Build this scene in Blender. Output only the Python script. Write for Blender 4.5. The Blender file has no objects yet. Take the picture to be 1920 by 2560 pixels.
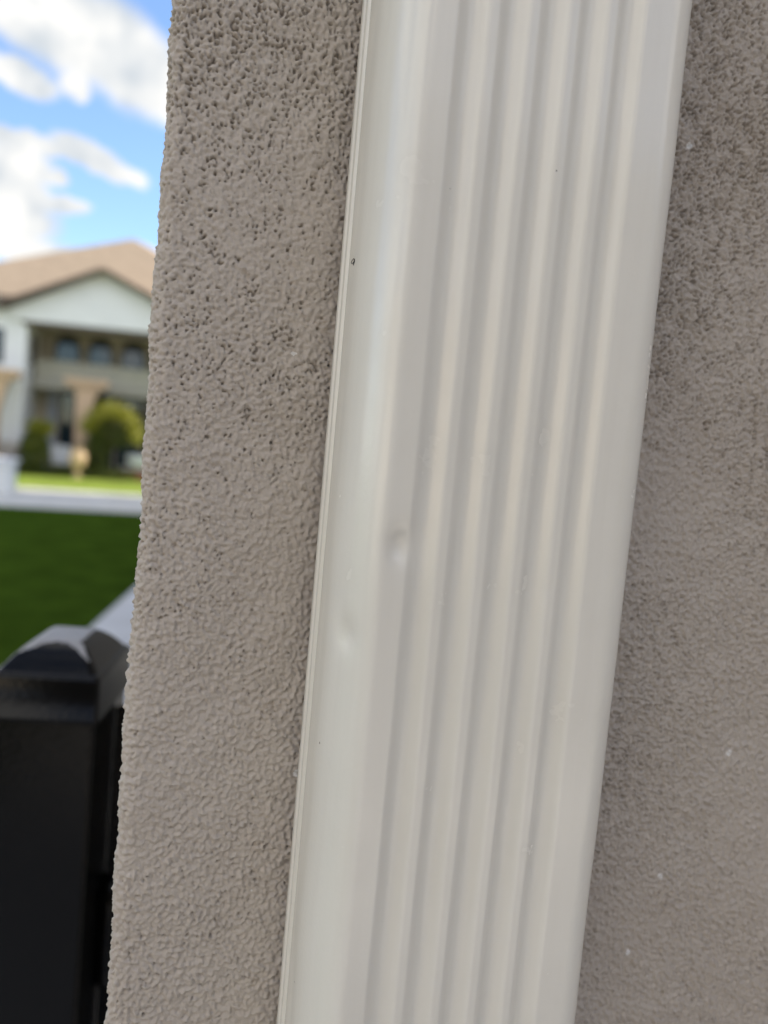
import bpy, bmesh, math, random
import numpy as np
from mathutils import Vector, Matrix

random.seed(7)
C = bpy.context.scene.collection
SC = bpy.context.scene

# ------------------------------------------------------------------ camera
YAW, PITCH, ROLL = 0.2768, -0.0759, 0.0905
fw = Vector((math.sin(YAW) * math.cos(PITCH), math.cos(YAW) * math.cos(PITCH), math.sin(PITCH)))
r0 = Vector((math.cos(YAW), -math.sin(YAW), 0.0))
u0 = r0.cross(fw)
rt = math.cos(ROLL) * r0 + math.sin(ROLL) * u0
up = -math.sin(ROLL) * r0 + math.cos(ROLL) * u0
cam_d = bpy.data.cameras.new('camera')
cam = bpy.data.objects.new('camera', cam_d)
C.objects.link(cam)
M = Matrix(((rt.x, up.x, -fw.x), (rt.y, up.y, -fw.y), (rt.z, up.z, -fw.z))).to_4x4()
M.translation = Vector((0.0, -0.2112, 1.6))
cam.matrix_world = M
cam_d.sensor_fit = 'VERTICAL'
cam_d.sensor_height = 24.0
cam_d.lens = 1924.0 / 2560.0 * 24.0
cam_d.clip_start = 0.01
cam_d.clip_end = 2000.0
cam_d.dof.use_dof = True
cam_d.dof.focus_distance = 0.204
cam_d.dof.aperture_fstop = 5.3
SC.camera = cam

# ------------------------------------------------------------------ sun, exposure
SUN_EL = math.radians(36)
SUN_AZ = math.radians(79)          # from +Y towards +X
sun_dir = Vector((math.sin(SUN_AZ) * math.cos(SUN_EL), math.cos(SUN_AZ) * math.cos(SUN_EL), math.sin(SUN_EL)))
sd = bpy.data.lights.new('sun', 'SUN')
sd.energy = 4.0
sd.angle = math.radians(0.53)
sd.color = (1.0, 0.88, 0.72)
so = bpy.data.objects.new('sun', sd)
so.rotation_euler = sun_dir.to_track_quat('Z', 'Y').to_euler()
so.location = sun_dir * 50
C.objects.link(so)
SC.view_settings.view_transform = 'Standard'
SC.view_settings.look = 'None'
SC.view_settings.gamma = 1.0
SC.view_settings.exposure = 1.67
SC.cycles.use_denoising = True
SC.cycles.max_bounces = 8
SC.cycles.use_adaptive_sampling = False
SC.cycles.denoising_prefilter = 'ACCURATE'


# ------------------------------------------------------------------ node helpers
class NT:
    def __init__(self, tree):
        self.t = tree
        self.n = tree.nodes
        self.l = tree.links
        self.n.clear()

    def node(self, typ, **kw):
        nd = self.n.new(typ)
        for k, v in kw.items():
            setattr(nd, k, v)
        return nd

    def put(self, sock, v):
        if hasattr(v, 'is_output') or isinstance(v, bpy.types.NodeSocket):
            self.l.new(v, sock)
        else:
            sock.default_value = v

    def m(self, op, a, b=0.0, c=None, clamp=False):
        nd = self.n.new('ShaderNodeMath')
        nd.operation = op
        nd.use_clamp = clamp
        self.put(nd.inputs[0], a)
        self.put(nd.inputs[1], b)
        if c is not None:
            self.put(nd.inputs[2], c)
        return nd.outputs[0]

    def sstep(self, v, lo, hi):
        nd = self.n.new('ShaderNodeMapRange')
        nd.interpolation_type = 'SMOOTHSTEP'
        self.put(nd.inputs['Value'], v)
        nd.inputs['From Min'].default_value = lo
        nd.inputs['From Max'].default_value = hi
        return nd.outputs['Result']

    def mix(self, f, a, b, blend='MIX'):
        nd = self.n.new('ShaderNodeMix')
        nd.data_type = 'RGBA'
        nd.blend_type = blend
        self.put(nd.inputs[0], f)
        self.put(nd.inputs[6], a)
        self.put(nd.inputs[7], b)
        return nd.outputs[2]

    def noise(self, vec, scale, detail=3.0, rough=0.5, dist=0.0):
        nd = self.n.new('ShaderNodeTexNoise')
        if vec is not None:
            self.l.new(vec, nd.inputs['Vector'])
        nd.inputs['Scale'].default_value = scale
        nd.inputs['Detail'].default_value = detail
        nd.inputs['Roughness'].default_value = rough
        nd.inputs['Distortion'].default_value = dist
        return nd.outputs['Fac']


# ------------------------------------------------------------------ world: sky with broken cumulus
world = bpy.data.worlds.new('World')
SC.world = world
world.use_nodes = True
w = NT(world.node_tree)
sky = w.node('ShaderNodeTexSky')
sky.sky_type = 'NISHITA'
sky.sun_disc = False
sky.sun_elevation = SUN_EL
sky.sun_rotation = SUN_AZ
sky.air_density = 1.0
sky.dust_density = 0.1
sky.ozone_density = 1.6
tc = w.node('ShaderNodeTexCoord')
gen = tc.outputs['Generated']
sp = w.node('ShaderNodeSeparateXYZ')
w.l.new(gen, sp.inputs[0])
U = w.m('ARCTAN2', sp.outputs[0], sp.outputs[1])
V = w.m('ARCSINE', sp.outputs[2])
BLOBS = [(-0.1857, 0.4322, 0.0571, 0.0357, 15), (-0.135, 0.42, 0.0619, 0.0381, 20), (-0.0821, 0.4097, 0.0667, 0.0405, 25),
         (-0.04, 0.3893, 0.0429, 0.0286, 25), (-0.1533, 0.4407, 0.0762, 0.0238, 20), (-0.1899, 0.3662, 0.0357, 0.0143, 7),
         (-0.1336, 0.3700, 0.0120, 0.0130, -5), (-0.1823, 0.3031, 0.0452, 0.0105, 0), (-0.1169, 0.3052, 0.0381, 0.0133, 10),
         (-0.0853, 0.2935, 0.0333, 0.0114, 7), (-0.1952, 0.276, 0.0381, 0.0214, -5), (-0.1875, 0.246, 0.0333, 0.0248, 0),
         (-0.1372, 0.2478, 0.0238, 0.0086, -5), (-0.1494, 0.2736, 0.0143, 0.0086, -5), (-0.1955, 0.2031, 0.0357, 0.0214, 5),
         (-0.1619, 0.1931, 0.0381, 0.0143, 3), (-0.1905, 0.2253, 0.0429, 0.0214, 0)]
cn = w.noise(gen, 16.0, 5.0, 0.6, 0.3)
cn2 = w.noise(gen, 45.0, 4.0, 0.6, 0.0)
U2 = w.m('ADD', U, w.m('MULTIPLY', w.m('SUBTRACT', cn, 0.5), 0.035))
V2 = w.m('ADD', V, w.m('MULTIPLY', w.m('SUBTRACT', cn2, 0.5), 0.02))
dens = None
for (bu, bv, ru, rv, ang) in BLOBS:
    a = math.radians(ang)
    ru = 1.12 * ru / math.cos(bv)
    rv = 1.12 * rv
    du = w.m('SUBTRACT', U2, bu)
    dv = w.m('SUBTRACT', bv, V2)          # positive = down
    x_ = w.m('ADD', w.m('MULTIPLY', du, math.cos(a) / ru), w.m('MULTIPLY', dv, math.sin(a) / ru))
    y_ = w.m('ADD', w.m('MULTIPLY', du, -math.sin(a) / rv), w.m('MULTIPLY', dv, math.cos(a) / rv))
    d_ = w.m('SUBTRACT', 1.0, w.m('ADD', w.m('MULTIPLY', x_, x_), w.m('MULTIPLY', y_, y_)))
    dens = d_ if dens is None else w.m('SMOOTH_MAX', dens, d_, 0.35)
near = w.sstep(dens, -0.55, 0.50)
# the rest of the sky: broken cloud, kept clear of the patch described above
far_n = w.noise(gen, 2.6, 8.0, 0.6, 0.2)
far = w.sstep(far_n, 0.46, 0.60)
wu = w.m('SUBTRACT', 1.0, w.m('ABSOLUTE', w.m('DIVIDE', w.m('ADD', U, 0.12), 0.22)))
wv = w.m('SUBTRACT', 1.0, w.m('ABSOLUTE', w.m('DIVIDE', w.m('SUBTRACT', V, 0.28), 0.26)))
win = w.sstep(w.m('MINIMUM', wu, wv), 0.0, 0.25)
cloud = w.m('ADD', w.m('MULTIPLY', win, near), w.m('MULTIPLY', w.m('SUBTRACT', 1.0, win), far))
shade = w.sstep(w.noise(gen, 11.0, 3.0, 0.5, 0.0), 0.36, 0.62)
ccol = w.mix(shade, (1.75, 1.9, 2.05, 1), (2.9, 2.85, 2.75, 1))
ccol = w.mix(win, w.mix(1.0, ccol, (2.6, 2.45, 2.3, 1), 'MULTIPLY'), ccol)  # clouds out of view brightened and warmed to light the foreground
skyc = w.mix(1.0, sky.outputs[0], (0.62, 0.66, 0.73, 1), 'MULTIPLY')
col = w.mix(cloud, skyc, ccol)
bg = w.node('ShaderNodeBackground')
w.l.new(col, bg.inputs['Color'])
bg.inputs['Strength'].default_value = 0.12
wo = w.node('ShaderNodeOutputWorld')
w.l.new(bg.outputs[0], wo.inputs['Surface'])


# ------------------------------------------------------------------ materials
def mat(name, col, rough=0.6, metallic=0.0, var=0.0, vscale=8.0, bump=0.0, bscale=40.0, coat=0.0, spec=0.5, trans=0.0):
    m_ = bpy.data.materials.new(name)
    m_.use_nodes = True
    t = NT(m_.node_tree)
    p = t.node('ShaderNodeBsdfPrincipled')
    o = t.node('ShaderNodeOutputMaterial')
    t.l.new(p.outputs[0], o.inputs['Surface'])
    p.inputs['Roughness'].default_value = rough
    p.inputs['Metallic'].default_value = metallic
    p.inputs['Coat Weight'].default_value = coat
    p.inputs['Specular IOR Level'].default_value = spec
    c = (col[0], col[1], col[2], 1)
    tcn = t.node('ShaderNodeTexCoord')
    if var > 0:
        nz = t.noise(tcn.outputs['Object'], vscale, 4.0, 0.6)
        k = t.sstep(nz, 0.3, 0.7)
        t.l.new(t.mix(k, tuple(x * (1 - var) for x in col) + (1,), tuple(min(1, x * (1 + var)) for x in col) + (1,)), p.inputs['Base Color'])
    else:
        p.inputs['Base Color'].default_value = c
    if bump > 0:
        b = t.node('ShaderNodeBump')
        b.inputs['Strength'].default_value = bump
        b.inputs['Distance'].default_value = 0.01
        t.l.new(t.noise(tcn.outputs['Object'], bscale, 4.0, 0.6), b.inputs['Height'])
        t.l.new(b.outputs[0], p.inputs['Normal'])
    return m_


def mat_stucco():
    m_ = bpy.data.materials.new('sand_finish_stucco')
    m_.use_nodes = True
    t = NT(m_.node_tree)
    p = t.node('ShaderNodeBsdfPrincipled')
    o = t.node('ShaderNodeOutputMaterial')
    t.l.new(p.outputs[0], o.inputs['Surface'])
    tcn = t.node('ShaderNodeTexCoord')
    ob = tcn.outputs['Object']
    big = t.sstep(t.noise(ob, 14.0, 3.0, 0.5), 0.3, 0.7)
    c1 = t.mix(big, (0.435, 0.385, 0.336, 1), (0.472, 0.424, 0.374, 1))
    # paint wears slightly ochre in small patches
    och = t.sstep(t.noise(ob, 170.0, 3.0, 0.6), 0.62, 0.74)
    c2 = t.mix(t.m('MULTIPLY', och, 0.45), c1, (0.28, 0.22, 0.155, 1))
    # fine mineral grain
    gr = t.noise(ob, 1500.0, 2.0, 0.6)
    c3 = t.mix(t.m('MULTIPLY', t.sstep(gr, 0.35, 0.7), 0.35), c2, (0.52, 0.47, 0.40, 1))
    # pits and creases turn dark brown (vertex attribute written with the relief)
    at = t.node('ShaderNodeAttribute')
    at.attribute_name = 'pit_tone'
    c4 = t.mix(t.m('MULTIPLY', at.outputs['Fac'], 0.5, clamp=True), c3, (0.105, 0.085, 0.06, 1))
    # sparse white quartz flecks
    vo = t.node('ShaderNodeTexVoronoi')
    vo.inputs['Scale'].default_value = 95.0
    t.l.new(ob, vo.inputs['Vector'])
    sepc = t.node('ShaderNodeSeparateColor')
    t.l.new(vo.outputs['Color'], sepc.inputs[0])
    rare = t.m('GREATER_THAN', sepc.outputs[0], 0.80)
    size = t.m('ADD', 0.03, t.m('MULTIPLY', sepc.outputs[1], 0.07))
    dd = t.m('ADD', vo.outputs['Distance'], t.m('MULTIPLY', t.m('SUBTRACT', t.noise(ob, 900.0, 2.0), 0.5), 0.12))
    fl = t.m('MULTIPLY', rare, t.m('LESS_THAN', dd, size))
    c5 = t.mix(t.m('MULTIPLY', fl, 0.8), c4, (0.74, 0.74, 0.73, 1))
    t.l.new(c5, p.inputs['Base Color'])
    p.inputs['Roughness'].default_value = 0.72
    p.inputs['Specular IOR Level'].default_value = 0.35
    b = t.node('ShaderNodeBump')
    b.inputs['Strength'].default_value = 0.4
    b.inputs['Distance'].default_value = 0.0004
    t.l.new(t.noise(ob, 1100.0, 3.0, 0.65), b.inputs['Height'])
    ac = t.node('ShaderNodeAttribute')
    ac.attribute_name = 'coarse'
    b2 = t.node('ShaderNodeBump')
    b2.inputs['Distance'].default_value = 0.0012
    t.l.new(t.m('MULTIPLY', ac.outputs['Fac'], 0.9), b2.inputs['Strength'])
    t.l.new(t.noise(ob, 330.0, 4.0, 0.6), b2.inputs['Height'])
    t.l.new(b.outputs[0], b2.inputs['Normal'])
    t.l.new(b2.outputs[0], p.inputs['Normal'])
    return m_


def mat_spout():
    m_ = bpy.data.materials.new('almond_baked_enamel')
    m_.use_nodes = True
    t = NT(m_.node_tree)
    p = t.node('ShaderNodeBsdfPrincipled')
    o = t.node('ShaderNodeOutputMaterial')
    t.l.new(p.outputs[0], o.inputs['Surface'])
    tcn = t.node('ShaderNodeTexCoord')
    ob = tcn.outputs['Object']
    # vertical faint streaks of dust
    mp = t.node('ShaderNodeMapping')
    mp.inputs['Scale'].default_value = (1.0, 1.0, 0.06)
    t.l.new(ob, mp.inputs[0])
    st = t.sstep(t.noise(mp.outputs[0], 260.0, 3.0, 0.6), 0.35, 0.75)
    c = t.mix(t.m('MULTIPLY', st, 0.30), (0.76, 0.738, 0.67, 1), (0.70, 0.675, 0.605, 1))
    blot = t.sstep(t.noise(ob, 60.0, 4.0, 0.6), 0.45, 0.8)
    c = t.mix(t.m('MULTIPLY', blot, 0.25), c, (0.68, 0.655, 0.585, 1))
    # tiny dark dirt specks
    vo = t.node('ShaderNodeTexVoronoi')
    vo.inputs['Scale'].default_value = 120.0
    t.l.new(ob, vo.inputs['Vector'])
    sepc = t.node('ShaderNodeSeparateColor')
    t.l.new(vo.outputs['Color'], sepc.inputs[0])
    rare = t.m('GREATER_THAN', sepc.outputs[0], 0.86)
    sz = t.m('ADD', 0.014, t.m('MULTIPLY', sepc.outputs[1], 0.026))
    fl = t.m('MULTIPLY', rare, t.m('LESS_THAN', vo.outputs['Distance'], sz))
    c = t.mix(t.m('MULTIPLY', fl, 0.85), c, (0.10, 0.09, 0.07, 1))
    # hairline scratches
    mp2 = t.node('ShaderNodeMapping')
    mp2.inputs['Scale'].default_value = (1.0, 1.0, 0.03)
    mp2.inputs['Rotation'].default_value = (0.0, 0.035, 0.0)
    t.l.new(ob, mp2.inputs[0])
    vs = t.node('ShaderNodeTexVoronoi')
    vs.inputs['Scale'].default_value = 90.0
    t.l.new(mp2.outputs[0], vs.inputs['Vector'])
    sc2 = t.node('ShaderNodeSeparateColor')
    t.l.new(vs.outputs['Color'], sc2.inputs[0])
    scr = t.m('MULTIPLY', t.m('GREATER_THAN', sc2.outputs[0], 0.9), t.m('LESS_THAN', vs.outputs['Distance'], 0.014))
    scr = t.m('MULTIPLY', scr, t.sstep(t.noise(ob, 120.0, 2.0), 0.4, 0.6))
    c = t.mix(t.m('MULTIPLY', scr, 0.45), c, (0.33, 0.32, 0.31, 1))
    t.l.new(c, p.inputs['Base Color'])
    rg = t.m('ADD', 0.20, t.m('MULTIPLY', blot, 0.10))
    t.l.new(rg, p.inputs['Roughness'])
    p.inputs['Specular IOR Level'].default_value = 0.5
    b = t.node('ShaderNodeBump')
    b.inputs['Strength'].default_value = 0.10
    b.inputs['Distance'].default_value = 0.0004
    t.l.new(t.noise(ob, 700.0, 3.0, 0.6), b.inputs['Height'])
    t.l.new(b.outputs[0], p.inputs['Normal'])
    return m_


def mat_black():
    m_ = bpy.data.materials.new('black_powder_coat')
    m_.use_nodes = True
    t = NT(m_.node_tree)
    p = t.node('ShaderNodeBsdfPrincipled')
    o = t.node('ShaderNodeOutputMaterial')
    t.l.new(p.outputs[0], o.inputs['Surface'])
    tcn = t.node('ShaderNodeTexCoord')
    ob = tcn.outputs['Object']
    vo = t.node('ShaderNodeTexVoronoi')
    vo.inputs['Scale'].default_value = 130.0
    t.l.new(ob, vo.inputs['Vector'])
    sepc = t.node('ShaderNodeSeparateColor')
    t.l.new(vo.outputs['Color'], sepc.inputs[0])
    fl = t.m('MULTIPLY', t.m('GREATER_THAN', sepc.outputs[0], 0.96), t.m('LESS_THAN', vo.outputs['Distance'], 0.05))
    dust = t.sstep(t.noise(ob, 90.0, 4.0, 0.6), 0.5, 0.8)
    c = t.mix(t.m('MULTIPLY', dust, 0.25), (0.003, 0.003, 0.003, 1), (0.012, 0.012, 0.012, 1))
    c = t.mix(t.m('MULTIPLY', fl, 0.6), c, (0.30, 0.28, 0.27, 1))
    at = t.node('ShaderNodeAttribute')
    at.attribute_name = 'chalk'  # sky reflection on the dome, painted pale into the cap colour
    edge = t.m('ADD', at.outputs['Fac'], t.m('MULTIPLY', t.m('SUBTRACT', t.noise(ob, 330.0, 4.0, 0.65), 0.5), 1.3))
    refl = t.m('MULTIPLY', t.sstep(edge, 0.4, 0.6), t.m('GREATER_THAN', at.outputs['Fac'], 0.01))
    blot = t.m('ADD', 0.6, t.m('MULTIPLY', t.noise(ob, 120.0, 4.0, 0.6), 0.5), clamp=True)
    refl = t.m('MULTIPLY', refl, blot)
    c = t.mix(refl, c, (0.40, 0.40, 0.41, 1))
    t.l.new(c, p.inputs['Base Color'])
    t.l.new(t.m('ADD', 0.18, t.m('MULTIPLY', refl, 0.4)), p.inputs['Roughness'])
    p.inputs['Specular IOR Level'].default_value = 0.20
    b = t.node('ShaderNodeBump')
    b.inputs['Strength'].default_value = 0.25
    b.inputs['Distance'].default_value = 0.0006
    t.l.new(t.noise(ob, 420.0, 2.0, 0.5), b.inputs['Height'])
    t.l.new(b.outputs[0], p.inputs['Normal'])
    return m_


def mat_leaf(name, c1, c2):
    m_ = bpy.data.materials.new(name)
    m_.use_nodes = True
    t = NT(m_.node_tree)
    p = t.node('ShaderNodeBsdfPrincipled')
    o = t.node('ShaderNodeOutputMaterial')
    tcn = t.node('ShaderNodeTexCoord')
    k = t.sstep(t.noise(tcn.outputs['Object'], 9.0, 3.0, 0.6), 0.35, 0.65)
    cc = t.mix(k, c1 + (1,), c2 + (1,))
    t.l.new(cc, p.inputs['Base Color'])
    p.inputs['Roughness'].default_value = 0.5
    tr = t.node('ShaderNodeBsdfTranslucent')
    t.l.new(cc, tr.inputs['Color'])
    mx = t.node('ShaderNodeMixShader')
    mx.inputs[0].default_value = 0.3
    t.l.new(p.outputs[0], mx.inputs[1])
    t.l.new(tr.outputs[0], mx.inputs[2])
    t.l.new(mx.outputs[0], o.inputs['Surface'])
    return m_


MT = {
    'stucco': mat_stucco(), 'spout': mat_spout(), 'black': mat_black(),
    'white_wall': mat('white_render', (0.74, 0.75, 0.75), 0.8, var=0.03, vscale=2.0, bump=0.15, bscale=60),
    'tan_wall': mat('tan_render', (0.47, 0.41, 0.31), 0.85, var=0.05, vscale=2.0),  # tan is the porch wall's own colour
    'balcony': mat('grey_balcony_render', (0.42, 0.40, 0.33), 0.85, var=0.05),
    'column': mat('honey_limestone', (0.58, 0.41, 0.28), 0.8, var=0.08, vscale=3.0, bump=0.2, bscale=20),
    'roof': mat('clay_roof_tile', (0.31, 0.243, 0.178), 0.85, var=0.12, vscale=5.0),
    'brown': mat('brown_trim', (0.09, 0.065, 0.045), 0.6),
    'glass': mat('dark_window_glass', (0.02, 0.035, 0.045), 0.05, spec=0.8),
    'frame': mat('dark_window_frame', (0.025, 0.027, 0.03), 0.5),
    'lawn': mat('shaded_lawn_grass', (0.038, 0.068, 0.008), 0.95, var=0.22, vscale=2.2, bump=0.6, bscale=120, spec=0.0),  # shade over the near lawn is put into this darker green
    'concrete': mat('pale_concrete', (0.56, 0.56, 0.56), 0.8, var=0.06, vscale=3.0, bump=0.1),
    'pavers': mat('grey_patio_pavers', (0.55, 0.53, 0.48), 0.8, var=0.12, vscale=1.6, bump=0.1),
    'soil': mat('dark_mulch', (0.035, 0.028, 0.02), 0.95, var=0.3, vscale=12, bump=0.5),
    'cushion': mat('white_cushion', (0.72, 0.73, 0.75), 0.8),
    'wicker': mat('grey_wicker', (0.16, 0.13, 0.11), 0.7, bump=0.4, bscale=90),
    'brick': mat('red_brick', (0.32, 0.13, 0.075), 0.85, var=0.25, vscale=14),
    'clay': mat('sandy_clay_pot', (0.62, 0.44, 0.26), 0.6, var=0.1),
    'bark': mat('bark', (0.09, 0.065, 0.045), 0.9, bump=0.6, bscale=40),
    'leaf_dark': mat_leaf('dark_green_leaf', (0.05, 0.08, 0.01), (0.15, 0.17, 0.02)),
    'leaf_gold': mat_leaf('golden_green_leaf', (0.17, 0.20, 0.015), (0.33, 0.31, 0.03)),
    'counter': mat('pale_stone_counter', (0.62, 0.64, 0.68), 0.5, var=0.05),
    'fibre': mat('dark_brown_fibre', (0.045, 0.03, 0.03), 0.6),
}


# ------------------------------------------------------------------ mesh helpers
class MB:
    def __init__(self):
        self.v = []
        self.f = []
        self.sm = []

    def add(self, vs, fs, smooth=False):
        b = len(self.v)
        self.v += [tuple(p) for p in vs]
        self.f += [tuple(b + i for i in f) for f in fs]
        self.sm += [smooth] * len(fs)
        return self

    def box(self, x0, x1, y0, y1, z0, z1):
        vs = [(x0, y0, z0), (x1, y0, z0), (x1, y1, z0), (x0, y1, z0), (x0, y0, z1), (x1, y0, z1), (x1, y1, z1), (x0, y1, z1)]
        return self.add(vs, [(0, 3, 2, 1), (4, 5, 6, 7), (0, 1, 5, 4), (1, 2, 6, 5), (2, 3, 7, 6), (3, 0, 4, 7)])

    def prism_y(self, pts, y0, y1):
        """polygon in x,z (counter-clockwise seen from -y) extruded along y"""
        n = len(pts)
        vs = [(p[0], y0, p[1]) for p in pts] + [(p[0], y1, p[1]) for p in pts]
        fs = [tuple(range(n)), tuple(range(2 * n - 1, n - 1, -1))]
        for i in range(n):
            j = (i + 1) % n
            fs.append((i, i + n, j + n, j))
        return self.add(vs, fs)

    def lathe(self, prof, cx, cy, seg=24, z0=0.0):
        vs, fs = [], []
        for (r, z) in prof:
            for k in range(seg):
                a = 2 * math.pi * k / seg
                vs.append((cx + r * math.cos(a), cy + r * math.sin(a), z0 + z))
        for i in range(len(prof) - 1):
            for k in range(seg):
                k2 = (k + 1) % seg
                fs.append((i * seg + k, i * seg + k2, (i + 1) * seg + k2, (i + 1) * seg + k))
        return self.add(vs, fs, True)

    def tube(self, pts, rad, seg=8):
        vs, fs = [], []
        n = len(pts)
        pts = [Vector(p) for p in pts]
        for i, p in enumerate(pts):
            d = (pts[min(i + 1, n - 1)] - pts[max(i - 1, 0)]).normalized()
            a = d.cross(Vector((0.3, 0.9, 0.1)))
            if a.length < 1e-4:
                a = d.cross(Vector((1, 0, 0)))
            a.normalize()
            b = d.cross(a)
            r = rad[i] if isinstance(rad, (list, tuple)) else rad
            for k in range(seg):
                t = 2 * math.pi * k / seg
                vs.append(p + (a * math.cos(t) + b * math.sin(t)) * r)
        for i in range(n - 1):
            for k in range(seg):
                k2 = (k + 1) % seg
                fs.append((i * seg + k, i * seg + k2, (i + 1) * seg + k2, (i + 1) * seg + k))
        fs.append(tuple(range(seg - 1, -1, -1)))
        fs.append(tuple((n - 1) * seg + k for k in range(seg)))
        return self.add(vs, fs, True)

    def build(self, name, m_, parent=None, bevel=0.0, seg=2):
        me = bpy.data.meshes.new(name)
        me.from_pydata(self.v, [], self.f)
        me.polygons.foreach_set('use_smooth', self.sm)
        me.materials.append(m_)
        me.update()
        o = bpy.data.objects.new(name, me)
        C.objects.link(o)
        if parent:
            o.parent = parent
        if bevel > 0:
            b = o.modifiers.new('bevel', 'BEVEL')
            b.width = bevel
            b.segments = seg
            b.limit_method = 'ANGLE'
        return o


def tag(o, label=None, cat=None, group=None, kind=None):
    if label:
        o['label'] = label
    if cat:
        o['category'] = cat
    if group:
        o['group'] = group
    if kind:
        o['kind'] = kind
    return o


def empty(name, loc, label, cat, group=None, rz=0.0):
    o = bpy.data.objects.new(name, None)
    o.empty_display_size = 0.1
    o.location = loc
    o.rotation_euler = (0, 0, rz)
    C.objects.link(o)
    return tag(o, label, cat, group)


# ================================================================== ground
def sheet(name, pts, z, m_):
    b = MB().add([(x, y, z) for x, y in pts], [tuple(range(len(pts)))])
    o = b.build(name, m_)
    return tag(o, kind='structure')


sheet('ground', [(-600, -600), (600, -600), (600, 600), (-600, 600)], -0.02, mat('distant_ground', (0.09, 0.11, 0.04), 0.95, var=0.2, vscale=0.05))
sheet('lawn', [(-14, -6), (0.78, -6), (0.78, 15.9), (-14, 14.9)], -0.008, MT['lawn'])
TA = 0.182
sheet('path', [(-1.43, 0.35), (-1.43 - 0.155 * 6.3, -5.9), (3, -5.9), (3, 15.5), (0.90, 15.5)], -0.004, MT['concrete'])
sheet('patio', [(-14, 14.6), (8, 16.15), (8, 20.9), (-14, 18.9)], -0.004, MT['pavers'])
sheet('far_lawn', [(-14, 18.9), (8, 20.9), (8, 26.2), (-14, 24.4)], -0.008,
      mat('sunlit_lawn_grass', (0.115, 0.165, 0.018), 0.9, var=0.15, vscale=1.2, bump=0.5, bscale=60, spec=0.2))  # same grass with the sunlight put into a brighter green
sheet('planting_bed', [(-14, 24.4), (8, 26.2), (8, 31), (-14, 31)], -0.002, MT['soil'])


# ================================================================== the stucco house corner close to the camera
def field(n, res, lam, bw=0.45, seed=0, ax=1.0, az=1.0, rot=0.0):
    """band-passed periodic noise, unit variance; lam in metres"""
    rng = np.random.default_rng(seed)
    w_ = rng.standard_normal((n, n))
    fx = np.fft.fftfreq(n, res)[:, None]
    fz = np.fft.fftfreq(n, res)[None, :]
    c_, s_ = math.cos(rot), math.sin(rot)
    gx = (fx * c_ + fz * s_) * ax
    gz = (-fx * s_ + fz * c_) * az
    fr = np.sqrt(gx * gx + gz * gz) + 1e-9
    g = np.exp(-0.5 * (np.log(fr * lam) / bw) ** 2)
    a = np.real(np.fft.ifft2(np.fft.fft2(w_) * g))
    return (a - a.mean()) / a.std()


def sm(x, lo, hi):
    t = np.clip((x - lo) / (hi - lo), 0, 1)
    return t * t * (3 - 2 * t)


def graded(lo, hi, step, far_lo, far_hi, grow=1.09):
    mid = list(np.arange(lo, hi, step))
    a, s = [], step
    x = mid[0]
    while x > far_lo:
        s = min(s * grow, 0.25)
        x -= s
        a.append(max(x, far_lo))
    b, s = [], step
    x = mid[-1]
    while x < far_hi:
        s = min(s * grow, 0.25)
        x += s
        b.append(min(x, far_hi))
    return np.array(a[::-1] + mid + b)


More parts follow.
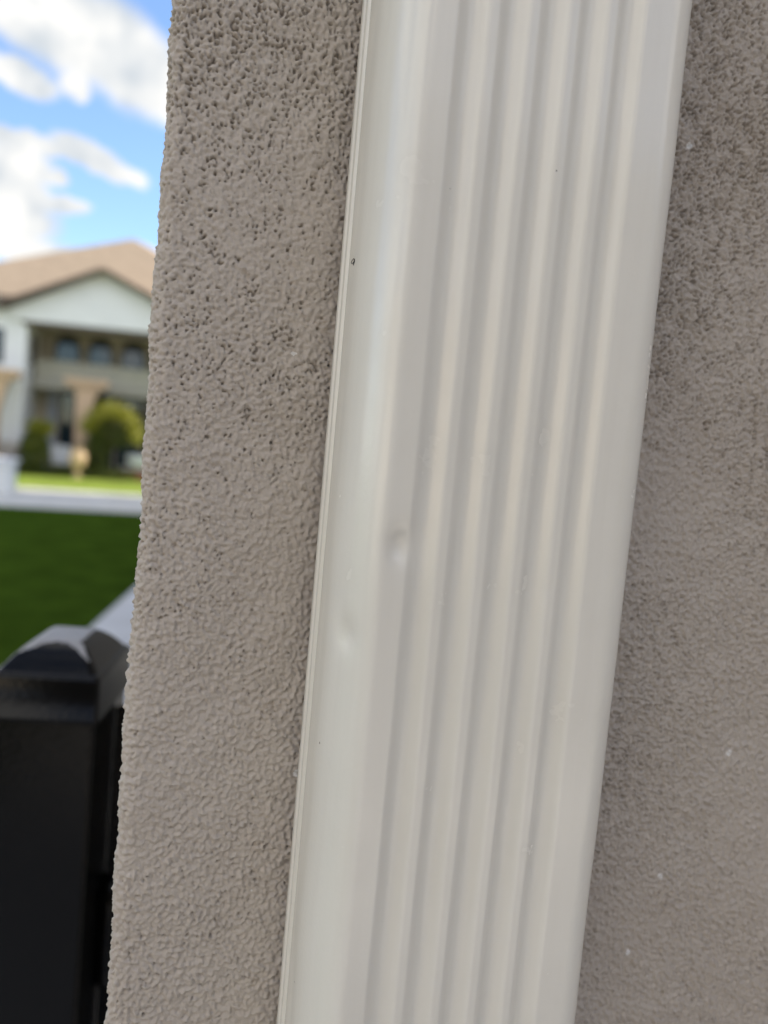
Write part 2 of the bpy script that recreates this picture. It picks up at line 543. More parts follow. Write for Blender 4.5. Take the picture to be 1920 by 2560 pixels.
def build_stucco():
    N, RES = 1200, 0.00036
    lump = field(N, RES, 0.0036, 0.45, 1, ax=0.75, az=1.2, rot=0.45)
    lump2 = field(N, RES, 0.0019, 0.45, 2, ax=0.85, az=1.15, rot=0.35)
    pitn = field(N, RES, 0.0017, 0.40, 3, ax=0.85, az=1.1)
    clus = field(N, RES, 0.0110, 0.7, 4, ax=0.6, az=1.3)
    fine = field(N, RES, 0.0010, 0.3, 5)
    wide = field(N, RES, 0.0300, 0.6, 6)
    wob = field(N, RES, 0.1200, 0.5, 8)

    def smp(F, S, Z):
        x = np.mod(S / RES, N)
        z = np.mod(Z / RES, N)
        xi, zi = np.floor(x).astype(int) % N, np.floor(z).astype(int) % N
        fx_, fz_ = x - np.floor(x), z - np.floor(z)
        xj, zj = (xi + 1) % N, (zi + 1) % N
        return (F[xi, zi] * (1 - fx_) + F[xj, zi] * fx_) * (1 - fz_) + (F[xi, zj] * (1 - fx_) + F[xj, zj] * fx_) * fz_

    R = 0.0045                              # corner radius
    XC = -0.0070                            # outermost corner
    # s: 0 at the start of the arc on the front face, increasing to the right; negative runs round the corner
    s = graded(-0.012, 0.262, RES, -21.0, 9.0)
    z = graded(1.385, 1.775, RES, -0.05, 5.6)
    th_ret = math.radians(10.5)             # the return wall runs back, turned 10.5 degrees
    ang = math.pi / 2 - th_ret              # arc turned through
    arc = R * ang
    px = np.zeros_like(s)
    py = np.zeros_like(s)
    nx = np.zeros_like(s)
    ny = np.zeros_like(s)
    cx, cy = XC + R, R
    for i, q in enumerate(s):
        if q >= 0:
            px[i], py[i], nx[i], ny[i] = cx + q, 0.0, 0.0, -1.0
        elif q > -arc:
            t = -q / R
            nx[i], ny[i] = -math.sin(t), -math.cos(t)
            px[i], py[i] = cx + R * nx[i], cy + R * ny[i]
        else:
            t = ang
            nx[i], ny[i] = -math.sin(t), -math.cos(t)
            e = -q - arc
            px[i] = cx + R * nx[i] + e * math.sin(th_ret)
            py[i] = cy + R * ny[i] + e * math.cos(th_ret)
    S, Z = np.meshgrid(s, z, indexing='ij')
    zone = np.tanh((Z - 1.600) / 0.06)
    L1 = smp(lump, S, Z)
    L2 = smp(lump2, S, Z)
    P_ = smp(pitn, S, Z)
    K_ = smp(clus, S, Z)
    F_ = smp(fine, S, Z)
    Wd = smp(wide, S, Z)
    wv_ = smp(wob, S + 0.2, Z + 0.1)
    low = 0.5 - 0.5 * zone
    L1s = L1
    gr_ = L2 - 0.28 * np.maximum(0, -L2) ** 2
    h = 0.00013 * L1s * (1 + 0.35 * low) + 0.00015 * gr_ * (1.0 + 0.2 * wv_ + 0.25 * low) + 0.00008 * (F_ - 0.2 * np.maximum(0, -F_) ** 2) + 0.00015 * Wd + 0.00028 * smp(wob, S, Z)
    h = h * (1 + 0.55 * sm(S, 0.10, 0.15))
    pit = sm(P_ + 0.50 * K_ + 0.42 * zone - 0.25 * low + 0.25 * wv_ + 0.40 * sm(S, 0.10, 0.15), 1.15, 2.2)
    h = h - 0.00085 * pit
    # worm-like creases between the lumps
    crease = np.exp(-(L2 / 0.28) ** 2) * sm(smp(clus, S + 0.11, Z + 0.07), -0.2, 1.2)
    h = h - 0.00009 * crease
    tone = np.clip(pit * 1.0 + 0.15 * crease, 0, 1)
    # far from the corner patch the grid is too wide for the relief: let it die out there, a bump takes over
    gs, gz = np.gradient(s), np.gradient(z)
    fade = (1 / (1 + (np.maximum(gs, 3.7e-4) / 3.7e-4 - 1.03).clip(0) ** 1.2 * 0.9))[:, None] * (1 / (1 + (np.maximum(gz, 3.7e-4) / 3.7e-4 - 1.03).clip(0) ** 1.2 * 0.9))[None, :]
    tone = tone * fade
    X = px[:, None] + nx[:, None] * h * fade
    Y = py[:, None] + ny[:, None] * h * fade
    ns, nz_ = len(s), len(z)
    co = np.stack([X, Y, Z], -1).reshape(-1, 3).astype(np.float32)
    ii = np.arange(ns * nz_).reshape(ns, nz_)
    q = np.stack([ii[:-1, :-1], ii[1:, :-1], ii[1:, 1:], ii[:-1, 1:]], -1).reshape(-1, 4).astype(np.int32)
    me = bpy.data.meshes.new('wall')
    me.vertices.add(len(co))
    me.vertices.foreach_set('co', co.ravel())
    me.loops.add(q.size)
    me.loops.foreach_set('vertex_index', q.ravel())
    me.polygons.add(len(q))
    me.polygons.foreach_set('loop_start', np.arange(0, q.size, 4, dtype=np.int32))
    me.polygons.foreach_set('use_smooth', np.ones(len(q), dtype=bool))
    me.update(calc_edges=True)
    at = me.attributes.new('pit_tone', 'FLOAT', 'POINT')
    at.data.foreach_set('value', tone.astype(np.float32).ravel())
    a2 = me.attributes.new('coarse', 'FLOAT', 'POINT')
    a2.data.foreach_set('value', (1 - fade).astype(np.float32).ravel())
    me.materials.append(MT['stucco'])
    o = bpy.data.objects.new('wall', me)
    C.objects.link(o)
    return o


villa = empty('stucco_house', (0, 0, 0), 'near house corner in rough taupe stucco with deep pits, behind the downspout', 'house')
wall = build_stucco()
wall.parent = villa
MB().box(2.6, 2.9, -2.0, 0.0, -0.01, 5.5).build('light_block_wall', MT['stucco'], villa)  # side wall added out of view to block light from the right
# eaves and hipped roof over the near house
rb = MB()
rb.add([(-0.6, -0.6, 5.55), (9.6, -0.6, 5.55), (13.4, 20.8, 5.55), (3.2, 20.8, 5.55), (5.2, 5.0, 7.6), (7.6, 15.4, 7.6)],
       [(0, 1, 4), (1, 2, 5, 4), (2, 3, 5), (3, 0, 4, 5), (0, 3, 2, 1)])
rb.build('roof', MT['roof'], villa)


# ================================================================== downspout
def build_spout():
    W_, D0, D1 = 0.0760, 0.0030, 0.0418     # width, back gap, front distance from the wall
    X0 = 0.0412
    rL, rY, rR = 0.0085, 0.0210, 0.0085
    out = []                                # outer outline from the back left, round the front, to the back right
    # left side, rolled seam in two steps near the wall (local x outward negative)
    out += [(0.006, -D0), (0.0, -D0 - 0.0002), (-0.0005, -D0 - 0.0005), (-0.0006, -D0 - 0.0009),
            (-0.0006, -D0 - 0.0028), (-0.0005, -D0 - 0.0032), (-0.0001, -D0 - 0.0034), (-0.0001, -D0 - 0.0037),
            (-0.0002, -D0 - 0.0056), (-0.0001, -D0 - 0.0060), (0.0003, -D0 - 0.0063), (0.0006, -D0 - 0.0066),
            (0.0006, -D0 - 0.0070), (0.0004, -D0 - 0.0078), (0.0001, -D0 - 0.0088), (0.0, -D0 - 0.0100)]
    for k in range(1, 8):
        out.append((0.0, -D0 - 0.0100 - (D1 - rY - D0 - 0.0100) * k / 8))
    for k in range(0, 25):
        a = math.pi / 2 * k / 24
        out.append((rL - rL * math.cos(a), -D1 + rY - rY * math.sin(a)))

    def flute(x):
        d = 0.0
        for i in range(5):
            t = abs(x - (0.0173 + 0.0098 * i)) / 0.0041
            if t < 1:
                e = 1 - t
                d = max(d, 0.0022 * (e * e * (3 - 2 * e)) ** 0.9)
        return d
    n = 200
    for k in range(1, n):
        x = rL + (W_ - rL - rR) * k / n
        out.append((x, -D1 + flute(x)))
    for k in range(0, 15):
        a = math.pi / 2 * k / 14
        out.append((W_ - rR + rR * math.sin(a), -D1 + rR - rR * math.cos(a)))
    for k in range(1, 8):
        out.append((W_, -D1 + rR + (D1 - rR - D0) * k / 8))
    out += [(W_, -D0), (W_ - 0.006, -D0)]
    prof = np.array(out)
    zz = np.concatenate([np.arange(0.10, 1.36, 0.03), np.arange(1.36, 1.80, 0.0015), np.arange(1.80, 5.45, 0.05)])
    n_ = len(prof)
    PX, ZZ = np.meshgrid(prof[:, 0] + X0, zz, indexing='ij')
    PY = np.repeat(prof[:, 1][:, None], len(zz), 1)
    # dents: push the sheet in, with a faint raised rim
    def dent(cx, cy, cz, sx, sz, dep, dirx, diry):
        nonlocal PX, PY
        d2 = ((PX - cx) / sx) ** 2 + ((PY - cy) / sx) ** 2 + ((ZZ - cz) / sz) ** 2
        g = np.exp(-d2)
        PX = PX + dirx * dep * g
        PY = PY + diry * dep * g
    dent(0.0530, -0.0418, 1.5790, 0.0030, 0.0038, 0.00170, 0, 1)
    dent(0.0432, -0.0345, 1.5560, 0.0040, 0.0040, 0.00130, 0.85, 0.5)
    dent(0.0918, -0.0410, 1.5700, 0.0012, 0.0014, 0.00030, 0, 1)
    dent(0.0500, -0.0418, 1.7000, 0.0100, 0.0300, 0.00015, 0, 1)
    # slight oil-canning of the thin sheet along its length
    rng = np.random.default_rng(5)
    can = np.zeros_like(ZZ)
    for k in range(7):
        f_ = rng.uniform(6, 38)
        g_ = rng.uniform(-40, 40)
        can += 0.00007 * np.sin(ZZ * f_ * 2 * math.pi * 0.6 + PX * g_ + rng.uniform(0, 6.3)) / (1 + k * 0.3)
    front = sm(-prof[:, 1], 0.018, 0.034)[:, None]
    PY = PY + can * front
    side = sm(-prof[:, 1], 0.014, 0.020)[:, None] * (prof[:, 0] < 0.02)[:, None]
    PX = PX + can * 0.8 * side
    co = np.stack([PX, PY, ZZ], -1).reshape(-1, 3)
    ii = np.arange(len(co)).reshape(n_, len(zz))
    q = np.stack([ii[:-1, :-1], ii[1:, :-1], ii[1:, 1:], ii[:-1, 1:]], -1).reshape(-1, 4)
    b = MB()
    b.v = [tuple(map(float, p)) for p in co]
    b.f = [tuple(map(int, f)) for f in q]
    # close the back
    b.f += [(int(ii[-1, j]), int(ii[0, j]), int(ii[0, j + 1]), int(ii[-1, j + 1])) for j in range(len(zz) - 1)]
    b.sm = [True] * len(b.f)
    return b


spout = empty('downspout', (0, 0, 0), 'cream ribbed metal downspout with two shallow dents, running down the taupe stucco wall', 'downspout')
build_spout().build('pipe', MT['spout'], spout)
# mounting strap screws the pipe to the wall well below and above the view
for zc in (0.55, 2.75):
    sb = MB()
    sb.box(0.0385, 0.1200, -0.0446, -0.0430, zc - 0.016, zc + 0.016)
    sb.box(0.0370, 0.0385, -0.0446, -0.0015, zc - 0.016, zc + 0.016)
    sb.box(0.1200, 0.1215, -0.0446, -0.0015, zc - 0.016, zc + 0.016)
    sb.box(0.0120, 0.0370, -0.0030, -0.0015, zc - 0.016, zc + 0.016)
    sb.box(0.1215, 0.1465, -0.0030, -0.0015, zc - 0.016, zc + 0.016)
    sb.build('strap', MT['spout'], spout)

# the small dark curl stuck on the side of the pipe, like a hand-written 9
pts = []
for k in range(20):
    a = math.radians(60 + 330 * k / 19)
    pts.append((0.00050 * math.cos(a), 0.00052 * math.sin(a)))
pts += [(0.00052, 0.0000), (0.00055, -0.0004), (0.00040, -0.0009), (0.00022, -0.0011), (0.00038, -0.0013)]
# lies on the left side face (x = const): screen right is -y there
fib = MB().tube([(0.04108, -0.0172 - p[0] * 3.6, 1.6473 + p[1] * 0.95) for p in pts], 0.000085, 6)
tag(fib.build('curled_fibre', MT['fibre']), 'tiny dark curl shaped like a figure 9 on the cream downspout', 'fibre')

# ================================================================== black fence post
PA = -0.1835                                # post turned 10.5 degrees with the return wall
PR = Vector((-0.0273, 0.2062, 0))           # front right corner of the cap
ex = Vector((math.cos(PA), math.sin(PA), 0))
ey = Vector((-math.sin(PA), math.cos(PA), 0))
CW = 0.0560
CD = 0.0720
pc = PR - ex * CW / 2 + ey * CD / 2
post = empty('fence_post', (pc.x, pc.y, 0), 'glossy black square metal post with domed cap standing beside the stucco corner', 'fence post', rz=PA)
hw = CW / 2
hd_ = CD / 2
PW = hw - 0.0018
PD = hd_ - 0.0018
b = MB()
b.box(-PW, PW, -PD, PD, -0.02, 1.4575)
b.build('shaft', MT['black'], post, bevel=0.0022, seg=3)


def cap_mesh():
    m = MB()
    n = 72
    H = 0.0138
    chalk = []  # mask of the sky reflection painted on the cap
    zt = 1.4696
    g = []
    vs, fs = [], []
    for i in range(n + 1):
        for j in range(n + 1):
            u = -1 + 2 * i / n
            v = -1 + 2 * j / n
            x, y = u * (hw - 0.0028), v * (hd_ - 0.0028)
            r = max(abs(u), abs(v))
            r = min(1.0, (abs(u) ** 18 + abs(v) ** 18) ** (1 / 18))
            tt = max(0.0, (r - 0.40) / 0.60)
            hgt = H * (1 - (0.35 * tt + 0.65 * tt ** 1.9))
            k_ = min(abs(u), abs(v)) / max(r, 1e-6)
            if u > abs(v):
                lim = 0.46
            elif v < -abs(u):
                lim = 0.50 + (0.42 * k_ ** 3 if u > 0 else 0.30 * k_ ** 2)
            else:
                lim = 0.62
            chalk.append(min(1.0, max(0.0, 0.5 + (lim - r) / 0.10)))  # mask in the outline of the painted sky reflection
            vs.append((x, y, zt + hgt))
    for i in range(n):
        for j in range(n):
            a = i * (n + 1) + j
            fs.append((a, a + n + 1, a + n + 2, a + 1))
    m.add(vs, fs, True)
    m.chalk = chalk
    # rim: rounded shoulder, skirt, rolled lip
    prof = [(hw - 0.0028, zt), (hw - 0.0016, zt - 0.0004), (hw - 0.0006, zt - 0.0014), (hw, zt - 0.0034),
            (hw, zt - 0.0225), (hw + 0.0010, zt - 0.0232), (hw + 0.0010, zt - 0.0246), (hw - 0.0002, zt - 0.0256), (hw - 0.0026, zt - 0.0256)]
    base = []
    cs = 6
    vs, fs = [], []
    for (r, z) in prof:
        cr = 0.0022
        for q in range(4):
            sx = (1, -1, -1, 1)[q]
            sy = (1, 1, -1, -1)[q]
            for k in range(cs + 1):
                a = math.pi / 2 * (q + k / cs)
                vs.append((sx * (r - cr) + cr * math.cos(a), sy * (r + (hd_ - hw) - cr) + cr * math.sin(a), z))
    per = 4 * (cs + 1)
    for i in range(len(prof) - 1):
        for k in range(per):
            k2 = (k + 1) % per
            fs.append((i * per + k, (i + 1) * per + k, (i + 1) * per + k2, i * per + k2))
    m.add(vs, fs, True)
    return m


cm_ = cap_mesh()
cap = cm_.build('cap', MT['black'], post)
at_ = cap.data.attributes.new('chalk', 'FLOAT', 'POINT')  # carries the painted sky reflection mask
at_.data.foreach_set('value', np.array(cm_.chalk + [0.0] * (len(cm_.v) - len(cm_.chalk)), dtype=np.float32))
# flat strip fixed to the stucco closes the gap beside the post
MB().box(PW + 0.0005, PW + 0.032, 0.010, 0.016, -0.02, 1.438).build('wall_strip', MT['black'], post, bevel=0.001)
# hinge bracket on the wall side of the shaft
hb = MB()
hb.lathe([(0.0, -0.035), (0.006, -0.034), (0.0095, -0.028), (0.0105, -0.020), (0.0105, 0.020), (0.0095, 0.028), (0.006, 0.034), (0.0, 0.035)],
         PW + 0.0050, 0.012, 20, 1.300)
hb.build('hinge', MT['black'], post)

# ================================================================== houses added out of view around the camera to shape the light
nb = empty('light_block_house', (6, -3.6, 0), 'brown house added out of view behind the camera to block light', 'house')
MB().box(-8.5, 14, -9, 0, -0.01, 3.0).build('wall', mat('dark_block_render', (0.17, 0.145, 0.12), 0.85, var=0.05, vscale=1.5), nb)
MB().add([(-9.1, -9.6, 3.0), (14.6, -9.6, 3.0), (14.6, 0.5, 3.0), (-9.1, 0.5, 3.0), (-4.2, -4.5, 4.7), (10, -4.5, 4.7)],
         [(0, 1, 5, 4), (1, 2, 5), (2, 3, 4, 5), (3, 0, 4), (0, 3, 2, 1)]).build('roof', MT['roof'], nb)  # roof of the added light-blocking house
wf = MB().box(-1.0, 0.4, 0.002, 0.05, 1.0, 2.3).build('window', MT['frame'], nb)
MB().box(-0.9, 0.3, 0.052, 0.06, 1.1, 2.2).build('pane', MT['glass'], wf)
nc = empty('bounce_house', (-11, -9, 0), 'cream house added out of view on the left to bounce warm light', 'house')
MB().box(-8, 0, -7, 6, -0.01, 4.2).build('wall', mat('cream_bounce_render', (0.62, 0.55, 0.46), 0.85, var=0.05, vscale=1.5), nc)
MB().add([(-8.6, -7.6, 4.2), (0.5, -7.6, 4.2), (0.5, 6.6, 4.2), (-8.6, 6.6, 4.2), (-4, -3, 6.2), (-4, 2, 6.2)],
         [(0, 1, 4), (1, 2, 5, 4), (2, 3, 5), (3, 0, 4, 5), (0, 3, 2, 1)]).build('roof', MT['roof'], nc)  # roof of the added bounce house

# ================================================================== house across the garden
HY = 26.1
house = empty('garden_house', (-2.0, HY + 2, 0), 'large white two storey house with tan hipped roof and gabled portico beyond the lawn', 'house')


def part(name, mb, m_, parent=house, bevel=0.0):
    for i, p in enumerate(mb.v):
        mb.v[i] = (p[0] + 2.0, p[1] - HY - 2, p[2]) if parent is house else p
    return mb.build(name, m_, parent, bevel)


def sub(name, mb, m_, parent):
    for i, p in enumerate(mb.v):
        mb.v[i] = (p[0] + 2.0, p[1] - HY - 2, p[2])
    return mb.build(name, m_, parent)


# walls
part('wall', MB().box(-8.6, -4.49, HY, HY + 2.4, 0, 4.95), MT['white_wall'])
part('wall', MB().box(-8.6, 3.2, HY + 3.0, HY + 8.0, 0, 5.62), MT['white_wall'])
part('wall', MB().box(0.75, 3.2, HY, HY + 3.0 - 0.003, 0, 4.75), MT['white_wall'])
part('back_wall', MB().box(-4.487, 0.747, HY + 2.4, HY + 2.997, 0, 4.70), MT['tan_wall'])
# gable front: a triangle above the opening
AX, AZ = -2.35, 6.42
gb = MB().prism_y([(-5.0, 4.66), (1.0, 4.80), (0.95, 4.95), (AX, AZ), (-5.0, 4.98)], HY - 0.12, HY + 0.25)
part('gable', gb, MT['white_wall'])
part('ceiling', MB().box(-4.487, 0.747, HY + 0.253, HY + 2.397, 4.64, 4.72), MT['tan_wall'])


def roof_slab(x0, z0, x1, z1, y0, y1, th):
    n_ = Vector((-(z1 - z0), 0, x1 - x0)).normalized() * th
    if n_.z < 0:
        n_ = -n_
    vs = [(x0, y0, z0), (x1, y0, z1), (x1 + n_.x, y0, z1 + n_.z), (x0 + n_.x, y0, z0 + n_.z),
          (x0, y1, z0), (x1, y1, z1), (x1 + n_.x, y1, z1 + n_.z), (x0 + n_.x, y1, z0 + n_.z)]
    return MB().add(vs, [(0, 1, 2, 3), (7, 6, 5, 4), (0, 4, 5, 1), (1, 5, 6, 2), (2, 6, 7, 3), (3, 7, 4, 0)])


part('portico_roof', roof_slab(-5.45, 4.92, AX, AZ + 0.03, HY - 0.45, HY + 3.1, 0.06), MT['roof'])
part('portico_roof', roof_slab(AX, AZ + 0.03, 1.30, 4.92, HY - 0.45, HY + 3.1, 0.06), MT['roof'])
part('rake_board', roof_slab(-5.50, 4.78, AX, AZ - 0.06, HY - 0.52, HY - 0.455, 0.15), MT['brown'])
part('rake_board', roof_slab(AX, AZ - 0.06, 1.36, 4.78, HY - 0.52, HY - 0.455, 0.15), MT['brown'])
part('lintel', MB().box(-4.60, 0.9, HY - 0.10, HY + 0.24, 4.56, 4.655), MT['brown'])
# main hipped roof
mr = MB()
AP = (-1.79, HY + 4.1, 8.57)
mr.add([(-9.0, HY + 2.0, 5.62), (3.9, HY + 2.0, 5.62), (3.9, HY + 9, 5.62), (-9.0, HY + 9, 5.62),
        AP, (-1.2, HY + 5.0, 8.57)],
       [(0, 1, 4), (1, 2, 5, 4), (2, 3, 5), (3, 0, 4, 5), (0, 3, 2, 1)])
part('roof', mr, MT['roof'])
part('fascia', MB().box(-9.0, 3.9, HY + 1.93, HY + 1.99, 5.50, 5.64), MT['brown'])
# balcony parapet
part('balcony', MB().box(-4.40, 0.74, HY + 1.3, HY + 1.5, 2.92, 3.66), MT['balcony'], bevel=0.02)
part('balcony_floor', MB().box(-4.486, 0.746, HY + 1.0, HY + 2.397, 2.72, 2.90), MT['balcony'])


def arch_pts(xc, w_, z0, z1, n=12):
    r = w_ / 2
    pts_ = [(xc - r, z0), (xc + r, z0)]
    for k in range(n + 1):
        a = math.pi * k / n
        pts_.append((xc + r * math.cos(a), z1 - r + r * math.sin(a)))
    return pts_


for xc in (-3.58, -2.52, -1.45, -0.40):
    f = part('window', MB().prism_y(arch_pts(xc, 0.80, 3.45, 4.66), HY + 2.35, HY + 2.40), MT['frame'])
    sub('pane', MB().prism_y(arch_pts(xc, 0.66, 3.52, 4.42), HY + 2.335, HY + 2.348), MT['glass'], f)
for x0, x1 in ((-3.72, -3.22), (-2.72, -1.92), (-1.82, -1.02), (-0.92, -0.1)):
    f = part('door', MB().box(x0, x1, HY + 2.34, HY + 2.40, 0.1, 2.70), MT['frame'])
    sub('pane', MB().box(x0 + 0.05, x1 - 0.05, HY + 2.325, HY + 2.338, 0.2, 2.62), MT['glass'], f)
part('pilaster', MB().box(-4.10, -3.80, HY + 2.2, HY + 2.40, 0, 2.71), mat('pale_slate_render', (0.36, 0.38, 0.44), 0.8))
# side window in the white wing facing the portico, and one at the far left
f = part('window', MB().box(-4.489, -4.47, HY + 0.7, HY + 1.7, 3.45, 4.35), MT['frame'])
sub('pane', MB().box(-4.469, -4.455, HY + 0.78, HY + 1.62, 3.52, 4.28), MT['glass'], f)
f = part('window', MB().box(-6.1, -5.12, HY - 0.03, HY - 0.001, 3.3, 4.35), MT['frame'])
sub('pane', MB().box(-6.03, -5.19, HY - 0.045, HY - 0.031, 3.37, 4.28), MT['glass'], f)


def bracket_col(xc, y0):
    o = MB()
    o.prism_y([(xc - 0.20, 0.0), (xc + 0.16, 0.0), (xc + 0.16, 1.3), (xc + 0.20, 1.9), (xc + 0.30, 2.4), (xc + 0.44, 2.80),
               (xc - 0.26, 2.80), (xc - 0.22, 2.2)], y0, y0 + 0.45)
    o.box(xc - 0.52, xc + 0.66, y0 - 0.08, y0 + 0.55, 2.803, 2.93)
    o.box(xc - 0.60, xc + 0.74, y0 - 0.12, y0 + 0.60, 2.933, 3.08)
    return o


part('column', bracket_col(-2.74, HY + 0.0), MT['column'], bevel=0.03)
part('column', bracket_col(-5.20, HY - 0.9), MT['column'], bevel=0.03)


# ================================================================== plants
def leaf_cloud(pts_fn, n, size, rng):
    m = MB()
    vs, fs = [], []
    for i in range(n):
        p = pts_fn(rng)
        a = Vector((rng.gauss(0, 1), rng.gauss(0, 1), rng.gauss(0, 1))).normalized()
        b_ = a.cross(Vector((rng.gauss(0, 1), rng.gauss(0, 1), rng.gauss(0, 1)))).normalized()
        s_ = size * rng.uniform(0.6, 1.3)
        k = len(vs)
        vs += [p - a * s_, p - b_ * s_ * 0.45, p + a * s_, p + b_ * s_ * 0.45]
        fs.append((k, k + 1, k + 2, k + 3))
    m.add(vs, fs)
    return m


def in_ell(c, r, shell=0.35):
    def fn(rng):
        while True:
            p = Vector((rng.gauss(0, 1), rng.gauss(0, 1), rng.gauss(0, 1))).normalized()
            k = rng.uniform(shell, 1.0) ** 0.5
            w_ = 1 + 0.13 * math.sin(p.x * 7 + p.z * 5 + c[0]) + 0.09 * math.sin(p.y * 11 + p.z * 9)
            return Vector((c[0] + p.x * r[0] * k * w_, c[1] + p.y * r[1] * k * w_, c[2] + p.z * r[2] * k * w_))
    return fn


def mixfn(fns):
    return lambda rng: rng.choice(fns)(rng)


rng = random.Random(3)


def bush(name, label, cat, base, crowns, m_, n, size, trunk, group=None):
    e = empty(name, (base[0], base[1], 0), label, cat, group)
    mb = leaf_cloud(mixfn([in_ell(*c) for c in crowns]), n, size, rng)
    mb.v = [(p[0] - base[0], p[1] - base[1], p[2]) for p in mb.v]
    mb.build('crown', m_, e)
    t = MB()
    for tr in trunk:
        t.tube([(p[0] - base[0], p[1] - base[1], p[2]) for p in tr[0]], tr[1], 8)
    t.build('trunk', MT['bark'], e)
    return e


x, y = -3.90, 25.1
bush('round_bush', 'upright green bush with sunlit top painted golden in front of the white house wing', 'bush', (x, y),
     [((x, y, 0.62), (0.44, 0.40, 0.55)), ((x - 0.02, y, 0.95), (0.40, 0.36, 0.42))], MT['leaf_dark'], 3200, 0.05,
     [([(x, y, -0.02), (x + 0.02, y, 0.4), (x, y, 0.9)], [0.05, 0.04, 0.02])])
# sunlight on the bush top is painted as golden leaves
tp = leaf_cloud(in_ell((0.08, -0.02, 1.42), (0.42, 0.34, 0.26), 0.2), 1500, 0.045, rng)
tp.build('sunlit_top', MT['leaf_gold'], bpy.data.objects['round_bush'])
x, y = -1.75, 25.4


def arch_fn(rng):
    a = rng.uniform(math.radians(-6), math.radians(168))
    tw = rng.gauss(-0.04, 0.13)
    ro = 0.80 + tw
    return Vector((x - 0.02 + ro * math.cos(a) * 1.02, y + rng.gauss(0, 0.22), 1.27 + ro * math.sin(a) * 1.12 + rng.gauss(0, 0.04)))


e = empty('arching_shrub', (x, y, 0), 'golden green shrub with an arching umbrella crown right of the stone column', 'shrub')
mb = leaf_cloud(arch_fn, 3600, 0.05, rng)
mb.v = [(p[0] - x, p[1] - y, p[2]) for p in mb.v]
mb.build('crown', MT['leaf_gold'], e)
mb = leaf_cloud(mixfn([in_ell((-0.1, 0.05, 1.35), (0.62, 0.3, 0.42)), in_ell((-0.45, 0.02, 0.75), (0.42, 0.32, 0.68))]), 3000, 0.05, rng)
mb.build('inner_foliage', MT['leaf_dark'], e)
t = MB()
t.tube([(-0.35, 0, -0.02), (-0.32, 0, 0.5), (-0.15, 0, 1.1), (0.0, 0, 1.7)], [0.06, 0.05, 0.04, 0.02])
t.tube([(-0.2, 0, 1.0), (0.25, 0, 1.5), (0.5, 0, 1.7)], [0.035, 0.025, 0.012])
t.build('trunk', MT['bark'], e)
x2, y2 = -5.55, 24.7
bush('clipped_bush', 'green bush at the left edge of the photo in front of the white wall', 'bush', (x2, y2),
     [((x2, y2, 0.8), (0.5, 0.4, 0.85))], MT['leaf_dark'], 2200, 0.05,
     [([(x2, y2, -0.02), (x2, y2, 0.8)], [0.05, 0.03])])

# dark low hedge along the bed edge
hd = leaf_cloud(lambda r: Vector((r.uniform(-5.2, 1.5), 0, r.uniform(0.0, 0.34))), 1, 0.01, rng)
vsr = random.Random(9)


def hedge_fn(r):
    t_ = r.uniform(0, 1)
    xx = -5.6 + 4.6 * t_
    return Vector((xx, 24.95 + 0.32 * t_ * 1.2 + r.gauss(0, 0.12), abs(r.gauss(0, 1)) * 0.14 + 0.02 + 0.03 * math.sin(xx * 6)))


tag(leaf_cloud(hedge_fn, 5200, 0.05, vsr).build('ground_cover', MT['leaf_dark']), 'dark low ground cover along the front of the planting bed', 'ground cover', kind='stuff')


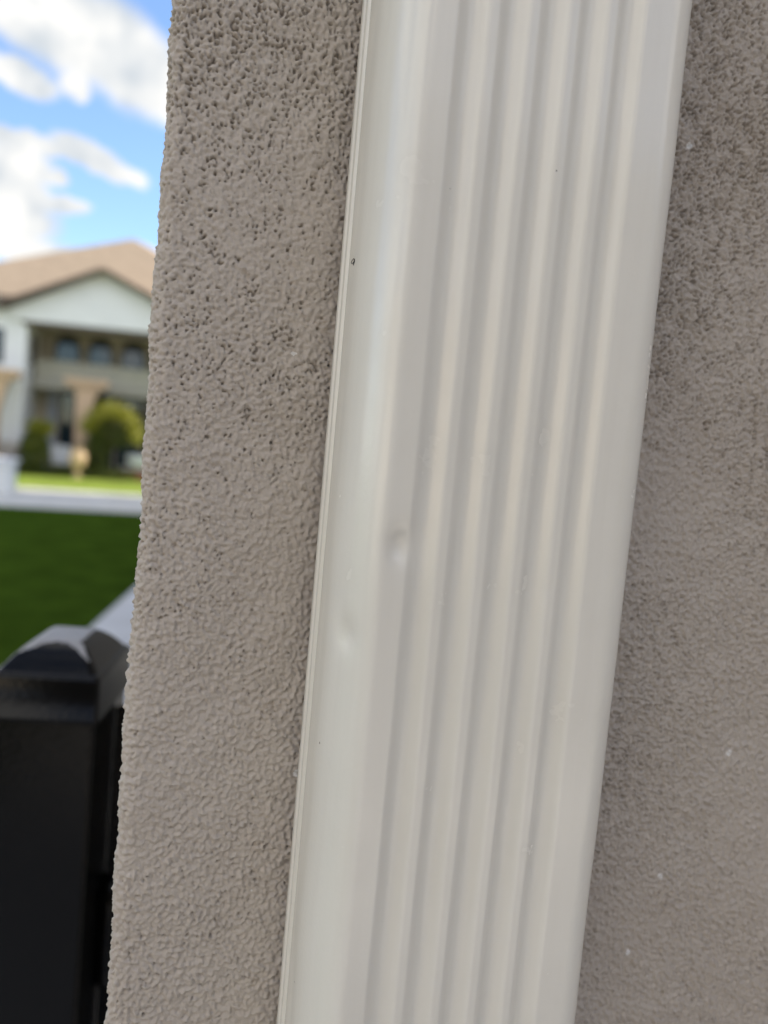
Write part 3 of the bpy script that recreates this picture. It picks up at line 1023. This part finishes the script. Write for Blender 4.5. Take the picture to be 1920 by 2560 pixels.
# ================================================================== garden furniture and pots in front of the house
def armchair(cx, cy, label, rz, cush):
    e_ = empty('garden_armchair', (cx, cy, 0), label, 'armchair', 'garden armchairs by the house', rz)
    for sx in (-1, 1):
        for sy in (-1, 1):
            MB().box(sx * 0.32 - 0.03, sx * 0.32 + 0.03, sy * 0.30 - 0.03, sy * 0.30 + 0.03, -0.002, 0.22).build('leg', MT['wicker'], e_)
    MB().box(-0.36, 0.36, -0.34, 0.34, 0.22, 0.34).build('seat_frame', MT['wicker'], e_, bevel=0.02)
    for sx in (-1, 1):
        MB().box(sx * 0.36 - 0.045, sx * 0.36 + 0.045, -0.34, 0.34, 0.342, 0.62).build('armrest', MT['wicker'], e_, bevel=0.03)
    MB().box(-0.31, 0.31, 0.26, 0.36, 0.342, 0.86).build('backrest', MT['wicker'], e_, bevel=0.03)
    MB().box(-0.30, 0.30, -0.33, 0.24, 0.343, 0.47).build('seat_cushion', cush, e_, bevel=0.04, seg=3)
    MB().box(-0.29, 0.29, 0.10, 0.25, 0.473, 0.92).build('back_cushion', cush, e_, bevel=0.05, seg=3)
    return e_


armchair(-3.30, 25.9, 'white cushioned garden armchair between the round bush and the stone column', 0.1, MT['cushion'])
armchair(-4.75, 25.3, 'pale cushioned garden armchair left of the round bush, behind the white counter', -0.1, mat('mushroom_cushion', (0.42, 0.38, 0.36), 0.85))
b = MB()
b.lathe([(0.0, 0.0), (0.13, 0.0), (0.15, 0.03), (0.10, 0.06), (0.09, 0.28), (0.16, 0.33), (0.24, 0.46), (0.265, 0.60), (0.24, 0.74), (0.17, 0.82),
         (0.15, 0.86), (0.20, 0.90), (0.18, 0.90), (0.13, 0.85), (0.0, 0.60)], 0, 0, 28)
o = b.build('clay_urn', MT['clay'])
o.location = (-2.68, 25.0, -0.002)
tag(o, 'round sandy clay urn at the foot of the stone column', 'urn')
# brick planter with a pale bowl
e = empty('brick_planter', (-0.95, 25.9, 0), 'low red brick planter with pale stone bowl on top, right of the arching shrub', 'planter')
MB().box(-0.48, 0.75, -0.25, 0.25, -0.002, 0.36).build('brick_base', MT['brick'], e, bevel=0.01)
MB().box(-0.52, 0.79, -0.29, 0.29, 0.362, 0.42).build('coping', MT['concrete'], e, bevel=0.01)
bb = MB().lathe([(0.0, 0.422), (0.18, 0.422), (0.30, 0.50), (0.42, 0.66), (0.44, 0.80), (0.40, 0.80), (0.30, 0.62), (0.0, 0.56)], 0.05, 0, 28)
bb.build('bowl', MT['cushion'], e)

# white garden counter at the left edge
e = empty('garden_counter', (-3.9, 18.2, 0), 'white rendered garden counter at the left edge of the photo on the pale patio', 'counter')
MB().box(-1.6, 0.62, -0.3, 0.5, -0.004, 0.66).build('cabinet', MT['white_wall'], e, bevel=0.01)
MB().box(-1.66, 0.68, -0.36, 0.56, 0.662, 0.74).build('worktop', MT['counter'], e, bevel=0.01)
MB().box(-1.2, -0.15, -0.325, -0.302, 0.06, 0.58).build('door', mat('slate_shade_panel', (0.2, 0.22, 0.26), 0.6), e)  # slate panel stands in for shade on the counter's lower left
